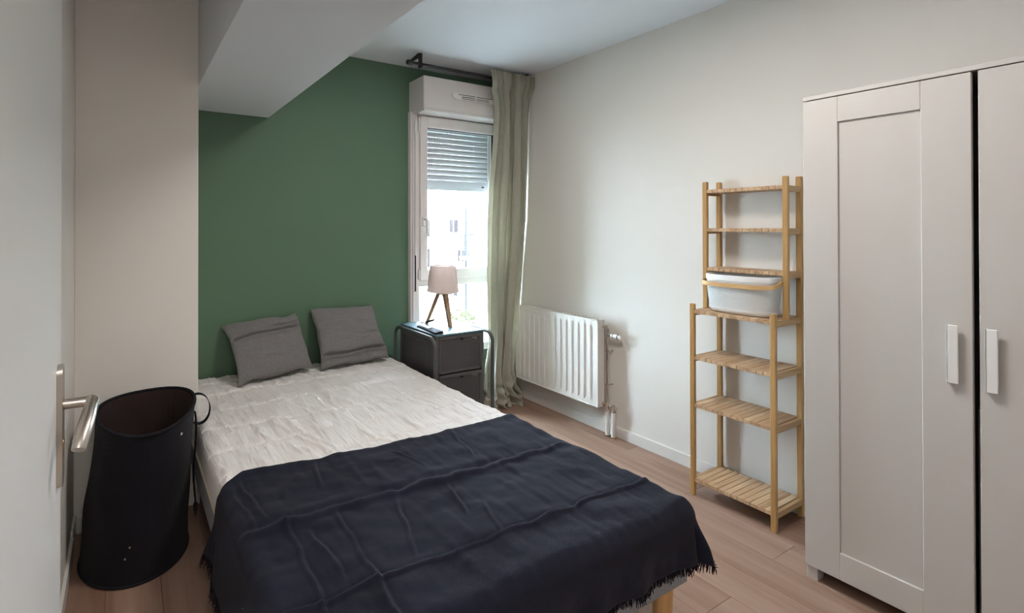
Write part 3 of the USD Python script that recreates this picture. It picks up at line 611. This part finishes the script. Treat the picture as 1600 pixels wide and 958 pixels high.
for a, a2 in ((1.757, NX0), (NX1, 2.228)):
    for b in ((NY1 - .008, NY0 + .012) if a < NX0 else (NY1 - .008,)): part(NS, 'spacer', cyl((a, b, .19), (a2, b, .19), .008, sides=10), TUBEM)

# table lamp
LC = (2.035, 2.665)
LP = thing('table_lamp', 'small tripod table lamp with pale tapered shade on the nightstand', 'lamp', (LC[0], LC[1], NZ1))
apex = np.array([LC[0], LC[1], .922])
feet = [(1.951, 2.745), (2.025, 2.568), (2.118, 2.692)]
for fx, fy in feet:
    d = np.array([fx - LC[0], fy - LC[1], 0]); d /= np.linalg.norm(d); t_ = np.array([-d[1], d[0], 0])
    a0 = apex + d * .030; b0 = np.array([fx, fy, NZ1])
    P = []
    for c_, w_, h_ in ((a0, .015, .014), (b0, .010, .0105)):
        P += [c_ + t_ * s1 * w_ + d * s2 * h_ for s1 in (-1, 1) for s2 in (-1, 1)]
    part(LP, 'leg', hull(P), LAMPW)
part(LP, 'hub', hull([apex + np.array([.05 * math.cos(a) * k_, .05 * math.sin(a) * k_, z_]) for a in np.linspace(0, 2 * PI, 20) for k_, z_ in ((.9, -.004), (1, 0), (.9, .010))]), LAMPW)
part(LP, 'socket', cyl((LC[0], LC[1], .93), (LC[0], LC[1], 1.0), .016), PLASTIC)
shade = lathe([(.109, .934), (.110, .936), (.0905, 1.117), (.0895, 1.118), (.0885, 1.117), (.1080, .936), (.109, .934)], (LC[0], LC[1], 0), 56)
sh = part(LP, 'shade', shade, SHADE, smooth=40)
part(sh, 'shade_ring', cat(tube([(LC[0] + .0895 * math.cos(a), LC[1] + .0895 * math.sin(a), 1.113) for a in np.linspace(0, 2 * PI, 40, endpoint=False)], .0014, 6, True), *[cyl((LC[0], LC[1], 1.098), (LC[0] + .0895 * math.cos(a), LC[1] + .0895 * math.sin(a), 1.112), .0012, sides=6) for a in (.4, 2.5, 4.6)], tube([(LC[0] + .018 * math.cos(a), LC[1] + .018 * math.sin(a), 1.098) for a in np.linspace(0, 2 * PI, 16, endpoint=False)], .0014, 6, True), cyl((LC[0] - .0175, LC[1], .99), (LC[0] - .0175, LC[1], 1.098), .0012, sides=6), cyl((LC[0] + .0175, LC[1], .99), (LC[0] + .0175, LC[1], 1.098), .0012, sides=6)), PLASTIC)
cord_p = [(LC[0] - .002, LC[1], .918), (LC[0] - .006, LC[1] + .004, .89), (LC[0] - .02, LC[1] + .01, .845), (LC[0] - .026, LC[1] + .02, .80), (LC[0] - .03, LC[1] + .03, .755), (LC[0] - .045, LC[1] + .045, .730), (LC[0] - .09, LC[1] + .07, .712), (LC[0] - .105, LC[1] + .10, .7025), (LC[0] - .10, 2.80, .7025)]
cd = part(LP, 'cord', tube(cord_p, .0022, 8), BLACKM)
part(cd, 'cord_switch', hull([np.array(cord_p[5]) + (np.array(cord_p[6]) - np.array(cord_p[5])) * t_ + np.array([dx, dy, dz]) for t_ in (.1, 1.0) for dx in (-.005, .005) for dy in (-.005, .005) for dz in (-.004, .006)]), BLACKM)

# folder on the nightstand
FB = thing('booklet', 'dark folded booklet with a white tag at the front edge of the nightstand', 'booklet', (1.85, 2.57, NZ1))
bp = [(1.832, 2.690), (1.888, 2.700), (1.872, 2.440), (1.800, 2.432)]
def slab(poly, z0, z1, ins=.002): return hull([(x_, y_, z_) for x_, y_ in poly for z_ in (z0, z1)])
part(FB, 'cover', slab(bp, NZ1 + .0005, NZ1 + .0035), NAVYL)
part(FB, 'cover', hull([(1.832, 2.690, NZ1 + .004), (1.888, 2.70, NZ1 + .004), (1.874, 2.45, NZ1 + .004), (1.804, 2.442, NZ1 + .004), (1.832, 2.690, NZ1 + .008), (1.888, 2.70, NZ1 + .012), (1.874, 2.45, NZ1 + .014), (1.804, 2.442, NZ1 + .010)]), NAVYL)
part(FB, 'tag', hull([(x_, y_, z_ + dz) for x_, y_, z_ in ((1.842, 2.665, NZ1 + .012), (1.874, 2.665, NZ1 + .0135), (1.868, 2.565, NZ1 + .0142), (1.832, 2.56, NZ1 + .0125)) for dz in (0, .0012)]), PAPER, 'white paper tag')

# ------------------------------------------------------------------ bamboo shelf
SH = thing('shelf_unit', 'tall stepped bamboo shelving unit standing against the off-white wall', 'shelving unit', (2.79, 1.21, 0))
PY0, PY1, PS = 1.0365, 1.3915, .0205
FX, MX, KX = 2.655, 2.778, 2.912
def post(x_, y_, z0, z1): return bx(x_, x_ + PS, y_, y_ + PS, z0, z1, .0025)
for y_ in (PY0, PY1 - PS):
    part(SH, 'front_post', post(FX, y_, 0, .993), BAMBOO_V)
    part(SH, 'upper_post', post(MX, y_, .955 + .005, 1.632), BAMBOO_V)
    part(SH, 'rear_post', bx(KX - .0, KX + .022, y_, y_ + PS, 0, 1.636, .0025), BAMBOO_V)
def shelf(x0, x1, zt, th=.018):
    s_ = SH + '/' + numbered(SH, 'shelf'); UsdGeom.Xform.Define(stage, s_)
    for y_ in (PY0, PY1 - .0195): part(s_, 'rail', bx(x0 + PS, x1, y_ + .002, y_ + .0175, zt - .030, zt - .002, .0015), BAMBOO_R)
    a, b = PY0 + PS - .001, PY1 - PS + .001; n = 12; wd = (b - a) / n
    for i in range(n):
        part(s_, 'slat', bx(x0 + .003, x1 + .018, a + i * wd + .0005, a + (i + 1) * wd - .0005, zt - th, zt + rng.uniform(-.0003, .0003), .0012), BAMBOO_S[int(rng.integers(0, 3))], smooth=False)
for zt in (.090, .476, .722, .962): shelf(FX, KX, zt)
for zt in (1.178, 1.386, 1.590): shelf(MX, KX, zt)

# basket
BK = thing('wire_basket', 'white mesh basket with bent wood handle on the bamboo shelf', 'basket', (2.775, 1.205, .9625))
def sup(a, b, n=64, e=3.0):
    t = np.linspace(0, 2 * PI, n, endpoint=False); c_, s_ = np.cos(t), np.sin(t)
    return np.stack([a * np.sign(c_) * np.abs(c_) ** (2 / e), b * np.sign(s_) * np.abs(s_) ** (2 / e)], 1)
def loft(secs, th=.0012):
    """sections (a, b, z) of a rounded tub, with its floor"""
    c_ = np.array([2.768, 1.207]); R_ = []
    for a, b, z_ in secs: R_.append(np.column_stack([sup(a, b) + c_, np.full(64, z_)]))
    G = np.array(R_); G = np.concatenate([G, G[:, :1]], 1)
    return G
secs = [(.062, .112, .9640), (.074, .122, .967), (.082, .128, .978), (.0865, .131, .995), (.092, .138, 1.06), (.096, .142, 1.128)]
G = loft(secs)
part(BK, 'mesh_wall', sheet(G, .0014), MESHW, smooth=True)
part(BK, 'base_rim', sheet(loft([(.064, .114, .9632), (.0755, .1235, .9672), (.084, .130, .978), (.0875, .133, .992)]), .002), HANDLEW, smooth=True)
part(BK, 'floor_mesh', extrude(Polygon(sup(.063, .113) + np.array([2.768, 1.207])), .9632, .9645), MESHW)
part(BK, 'rim_band', sheet(loft([(.0955, .1415, 1.124), (.0985, .1445, 1.130), (.0985, .1445, 1.150), (.0975, .1435, 1.153), (.094, .140, 1.150)]), .002), HANDLEW, smooth=40)
def handle(sgn):
    """bent-wood hoop folded down to one long side of the rim"""
    t = np.linspace(-PI / 2, PI / 2, 40); cx_, cy_ = 2.768, 1.207; P0, P1 = [], []
    for a in t:
        ca, sa_ = math.cos(a), math.sin(a)
        x_ = cx_ - sgn * .108 * abs(ca) ** .45; y_ = cy_ + .1515 * np.sign(sa_) * abs(sa_) ** .6
        dz = -.022 * abs(ca) ** .25
        P0.append((x_, y_, 1.138 + dz)); P1.append((x_, y_, 1.117 + dz))
    return sheet(np.array([P0, P1]).transpose(1, 0, 2), .0045)
part(BK, 'handle', handle(1), HOOPW, 'bent wood handle', smooth=40)
for s_ in (-1, 1): part(BK, 'handle_pivot', cyl((2.768, 1.207 + s_ * .143, 1.128), (2.768, 1.207 + s_ * .155, 1.128), .006, sides=12), CHROME)

# ------------------------------------------------------------------ wardrobe
WRX, WY_0, WY_1, WZ1 = 2.430, .022, .858, 1.908
WR = thing('wardrobe', 'tall white two-door wardrobe with framed door panels and small white handles', 'wardrobe', (2.68, .44, 0))
part(WR, 'side_panel', bx(WRX + .019, XR - .016, WY_1 - .018, WY_1, .056, WZ1 - .016, .001), WARD)
part(WR, 'side_panel', bx(WRX + .019, XR - .016, WY_0, WY_0 + .018, .056, WZ1 - .016, .001), WARD)
part(WR, 'top_panel', bx(WRX - .001, XR - .016, WY_0, WY_1, WZ1 - .016, WZ1, .001), WARD)
part(WR, 'bottom_panel', bx(WRX + .025, XR - .016, WY_0 + .018, WY_1 - .018, .070, .088, .001), WARD)
part(WR, 'back_panel', bx(XR - .020, XR - .0165, WY_0 + .018, WY_1 - .018, .088, WZ1 - .016, 0), WARD, smooth=False)
for a in (WY_1 - .018, WY_0): part(WR, 'side_foot', bx(WRX + .07, XR - .016, a, a + .018, 0, .0555, .001), WARD)
for a in (WY_1 - .032, WY_0): part(WR, 'foot', bx(WRX + .016, WRX + .07, a, a + .032, 0, .056, .0015), WARD)
part(WR, 'divider', bx(WRX + .05, XR - .022, .432, .448, .088, .80, .001), WARD)
part(WR, 'plinth', bx(WRX + .30, WRX + .316, WY_0 + .018, WY_1 - .018, 0, .070, .001), WARD)
def wdoor(y0, y1, ys0, ys1, hy, hinge):
    z0, z1 = .057, WZ1 - .0195
    xa, xb = WRX, WRX + .019
    d = part(WR, 'door', cat(bx(xa, xb, y0, ys0, z0, z1, .0015), bx(xa, xb, ys1, y1, z0, z1, .0015), bx(xa, xb, ys0, ys1, z0, .160, .0015), bx(xa, xb, ys0, ys1, 1.792, z1, .0015)), WARD)
    part(d, 'inset_panel', bx(xa + .0085, xb - .001, ys0 - .004, ys1 + .004, .155, 1.797, 0), WARD, smooth=False)
    return d
d1 = wdoor(.449, .858, .5545, .7585, .487, 1)
part(d1, 'handle', cat(bx(WRX - .022, WRX, .4935, .4985, .884, 1.074, .002), bx(WRX - .022, WRX - .017, .474, .4985, .884, 1.074, .002)), HANDLEW, 'white angled handle')
d2 = wdoor(.022, .436, .135, .336, .41, -1)
part(d2, 'handle', cat(bx(WRX - .022, WRX, .4175, .4225, .876, 1.074, .002), bx(WRX - .022, WRX - .017, .398, .4225, .876, 1.074, .002)), HANDLEW, 'white angled handle')

# ------------------------------------------------------------------ hamper
HMc = np.array([.050, 2.205])
HM = thing('laundry_hamper', 'soft black fabric laundry hamper standing open in the corner behind the door', 'laundry hamper', (HMc[0], HMc[1], 0))
def hamper(inner=False):
    nt, nz = 96, 40; th = np.linspace(0, 2 * PI, nt, endpoint=False); G = []
    for k_ in range(nz):
        t = k_ / (nz - 1)
        cx_ = HMc[0] + .044 * t ** 1.2; cy_ = HMc[1] - .005 * t
        rx_ = .212 - .016 * t; ry_ = .222 - .008 * t
        bul = -.004 * math.sin(PI * t) - .003 * math.sin(3 * PI * t)
        wr = .010 * (meshkit.noise(np.stack([np.cos(th) * 2.4 + 4, np.sin(th) * 2.4 + 4, np.full(nt, t * 3.2)], 1), 6) - .5) * math.sin(PI * t) * 2
        ztop = .594 + .006 * np.cos(th) + .020 * np.sin(th) + .026 * np.cos(th) ** 2
        rr = -.006 if inner else 0
        G.append(np.stack([cx_ + (rx_ + bul + wr + rr) * np.cos(th), cy_ + (ry_ + bul + wr + rr) * np.sin(th), .004 + (ztop - .004) * t], 1))
    return np.array(G)
HG = hamper()
wrap = lambda G_: np.concatenate([G_, G_[:, :1]], 1)
part(HM, 'body', sheet(wrap(HG).transpose(1, 0, 2), .003), BAGM, smooth=True)
IG = hamper(True); nt = IG.shape[1]; th = np.linspace(0, 2 * PI, nt, endpoint=False)
pk = np.linspace(0, 1, IG.shape[0])[:, None]
puck = .012 * (meshkit.noise(np.stack([np.repeat(np.cos(th)[None] * 5 + 9, len(pk), 0), np.repeat(np.sin(th)[None] * 5 + 9, len(pk), 0), np.repeat(pk * 1.2, nt, 1)], -1), 2) - .2) * np.sin(PI * np.clip(pk * 1.0, 0, 1)) ** .6
cen = IG.mean(1, keepdims=True); dv = IG - cen; dv /= np.linalg.norm(dv, axis=2, keepdims=True); IG = IG - dv * np.abs(puck)[..., None] - dv * .002
IG[:, :, 2] -= .004
part(HM, 'lining', sheet(wrap(IG).transpose(1, 0, 2), .0015), BAGIN, 'brownish black lining', smooth=True)
part(HM, 'base', hull(np.vstack([HG[0] * [1, 1, 0] + [0, 0, .001], HG[0] * [1, 1, 0] + [0, 0, .010]])), BAGM)
part(HM, 'rim', tube(HG[-1], .0065, 8, True), STRAP)
part(HM, 'bottom_piping', tube(HG[0] + [0, 0, .004], .005, 8, True), STRAP)
hl = np.array([(.284, 2.235, .600), (.300, 2.228, .625), (.335, 2.214, .618), (.357, 2.206, .578), (.352, 2.200, .530), (.325, 2.196, .503), (.295, 2.192, .505), (.280, 2.190, .515)])
from scipy.interpolate import CubicSpline
hs = CubicSpline(np.arange(len(hl)), hl)(np.linspace(0, len(hl) - 1, 60))
part(HM, 'carry_strap', sheet(np.stack([hs + [0, -.013, 0], hs + [0, .013, 0]], 1), .0025), STRAP, 'black webbing loop', smooth=True)
dr = CubicSpline(np.arange(5), np.array([(.286, 2.150, .575), (.291, 2.150, .45), (.283, 2.160, .32), (.287, 2.165, .22), (.292, 2.165, .150)]))(np.linspace(0, 4, 30))
dc = part(HM, 'drawstring', cat(tube(dr, .0028, 8), tube(dr + [-.002, .008, 0], .0028, 8)), STRAP)
part(dc, 'toggle', cat(cyl((.291, 2.168, .158), (.291, 2.168, .128), .010, .008, 14), tube([(.291, 2.166, .128), (.289, 2.166, .108)], .0035, 6)), BLACKM)
for e0, e1, r_ in (((.214, 2.042, .535), (.217, 2.036, .535), .006), ((.024, 1.992, .155), (.024, 1.985, .155), .004), ((.008, 1.992, .115), (.008, 1.985, .115), .004)): part(HM, 'eyelet', cyl(e0, e1, r_, sides=12), CHROME, 'small metal eyelet')

# ------------------------------------------------------------------ open door
DX = -.126
DR = thing('door_1', 'open white door leaf at the left edge with a steel lever handle', 'door', (DX - .02, .84, 0), kind='structure')
part(DR, 'door_leaf', bx(DX - .040, DX, .42, 1.232, .008, 2.04, .002), DOORM)
part(DR, 'edge_band', bx(DX - .039, DX - .0012, 1.2305, 1.2325, .01, 2.038, .0005), EDGE, smooth=False)
pl = Polygon([(1.150 + .021 + .021 * math.cos(a), 1.075 + .021 * math.sin(a)) for a in np.linspace(0, PI, 14)] + [(1.150 + .021 + .021 * math.cos(a), .855 + .021 * math.sin(a)) for a in np.linspace(PI, 2 * PI, 14)])
hp = part(DR, 'handle_plate', extrude(pl, DX, DX + .011, 'yzx'), STEEL, 'brushed steel plate')
part(hp, 'keyhole', cat(cyl((DX + .0105, 1.173, .928), (DX + .0125, 1.173, .928), .008, sides=16), bx(DX + .0105, DX + .0122, 1.170, 1.176, .896, .922, .0005)), BRASS, 'brass keyhole')
lv = CubicSpline(np.arange(6), np.array([(DX + .058, 1.172, 1.008), (DX + .066, 1.160, 1.009), (DX + .064, 1.135, 1.004), (DX + .060, 1.105, .993), (DX + .054, 1.075, .977), (DX + .048, 1.050, .955)]))(np.linspace(0, 5, 30))
lev = part(DR, 'lever', cat(cyl((DX + .011, 1.172, 1.008), (DX + .062, 1.172, 1.008), .0105), tube(lv, np.interp(np.arange(30), [0, 5, 22, 29], [.0115, .0135, .0155, .0135]), 14)), STEEL, 'curved steel lever')
part(DR, 'hinge', cat(*[cyl((DX - .0, .416, z_), (DX - .0, .416, z_ + .09), .008, sides=12) for z_ in (.25, 1.0, 1.75)]), STEEL)

# ------------------------------------------------------------------ outside the window
GZ = -3.05
struct('ground', bx(-6, 45, 3.6, 70, GZ - .2, GZ, 0), PALE_GROUND, 'pale grey ground outside the window, toned to bounce daylight indoors', 'ground')
AB = thing('apartment_building', 'pale cream apartment block seen through the window', 'building', (17, 22, GZ))
fx = 14.8
part(AB, 'wall', bx(fx, 24, 17.45, 36, GZ, 2.28, 0), FACADE, smooth=False)
part(AB, 'wall', bx(fx + .3, 24, 15.2, 17.45, GZ, 2.35, 0), FACADEW, 'white side wing', smooth=False)
part(AB, 'roof_coping', bx(fx - .06, 24, 17.4, 36, 2.28, 2.36, 0), FACADEW, smooth=False)
part(AB, 'downpipe', cyl((fx - .06, 17.52, GZ), (fx - .06, 17.52, 2.28), .05, sides=10), FARMETAL)
for y0, y1, z0, z1 in ((18.15, 18.8, 1.15, 1.78), (17.65, 18.15, -.25, .28), (20.5, 21.3, .9, 1.78), (20.5, 21.3, -.75, .25), (23.2, 24.0, 1.1, 1.8), (18.2, 18.9, -2.0, -1.3)):
    w_ = part(AB, 'window', cat(bx(fx - .05, fx + .02, y0 - .06, y1 + .06, z0 - .1, z0 - .04, 0), bx(fx - .03, fx + .02, y0 - .05, y0, z0, z1, 0), bx(fx - .03, fx + .02, y1, y1 + .05, z0, z1, 0), bx(fx - .03, fx + .02, y0 - .05, y1 + .05, z1, z1 + .05, 0), bx(fx - .03, fx + .02, (y0 + y1) / 2 - .03, (y0 + y1) / 2 + .03, z0, z1, 0)), FACADEW, smooth=False)
    part(w_, 'pane', bx(fx - .01, fx + .01, y0, y1, z0, z1, 0), FARGLASS, smooth=False)
for (x0, x1, y0, y1, z_) in ((13.9, 14.8, 20.2, 22.0, .72), (14.1, 15.1, 15.4, 17.2, .05)):
    b_ = part(AB, 'balcony', bx(x0, x1, y0, y1, z_ - .16, z_, 0), FACADEW, smooth=False)
    bars = [bx(x0, x0 + .025, y_, y_ + .025, z_, z_ + 1.0, 0) for y_ in np.arange(y0, y1, .12)] + [bx(x0 - .01, x0 + .04, y0, y1, z_ + 1.0, z_ + 1.05, 0)]
    part(b_, 'railing', cat(*bars), FARMETAL, smooth=False)
def bush(name, c, rx_, rz_, n, label, seed):
    r_ = np.random.default_rng(seed)
    t = thing(name, label, 'shrub', (c[0], c[1], GZ), group='shrubs on the lawn')
    d = r_.normal(size=(n, 3)); d /= np.linalg.norm(d, axis=1, keepdims=True); p = d * (r_.uniform(.55, 1, (n, 1)) ** .5) * [rx_, rx_, rz_] + [c[0], c[1], GZ + rz_ * 1.02]
    a, b = r_.normal(size=(n, 3)), r_.normal(size=(n, 3)); s_ = .055
    a = a / np.linalg.norm(a, axis=1, keepdims=True) * s_; b = b / np.linalg.norm(b, axis=1, keepdims=True) * s_ * .6
    V = np.stack([p - a, p + b, p + a, p - b], 1).reshape(-1, 3); F = np.arange(4 * n).reshape(n, 4)
    part(t, 'foliage', (V, tri(F)), LEAF, smooth=False, kind='stuff')
    part(t, 'stem', cat(*[tube([(c[0], c[1], GZ), (c[0] + q[0] * rx_ * .3, c[1] + q[1] * rx_ * .3, GZ + rz_ * .8), (c[0] + q[0] * rx_ * .7, c[1] + q[1] * rx_ * .7, GZ + rz_ * 1.5)], [.04, .03, .01], 6) for q in ((.6, .2), (-.5, .6), (.1, -.8))]), BARK)
bush('bush', (8.75, 10.35), 1.0, 1.05, 2600, 'yellow-green bush outside the lower pane, nearer the curtain', 3)
bush('bush', (6.2, 9.4), .8, .95, 2200, 'yellow-green bush outside the lower pane, behind the lamp legs', 4)
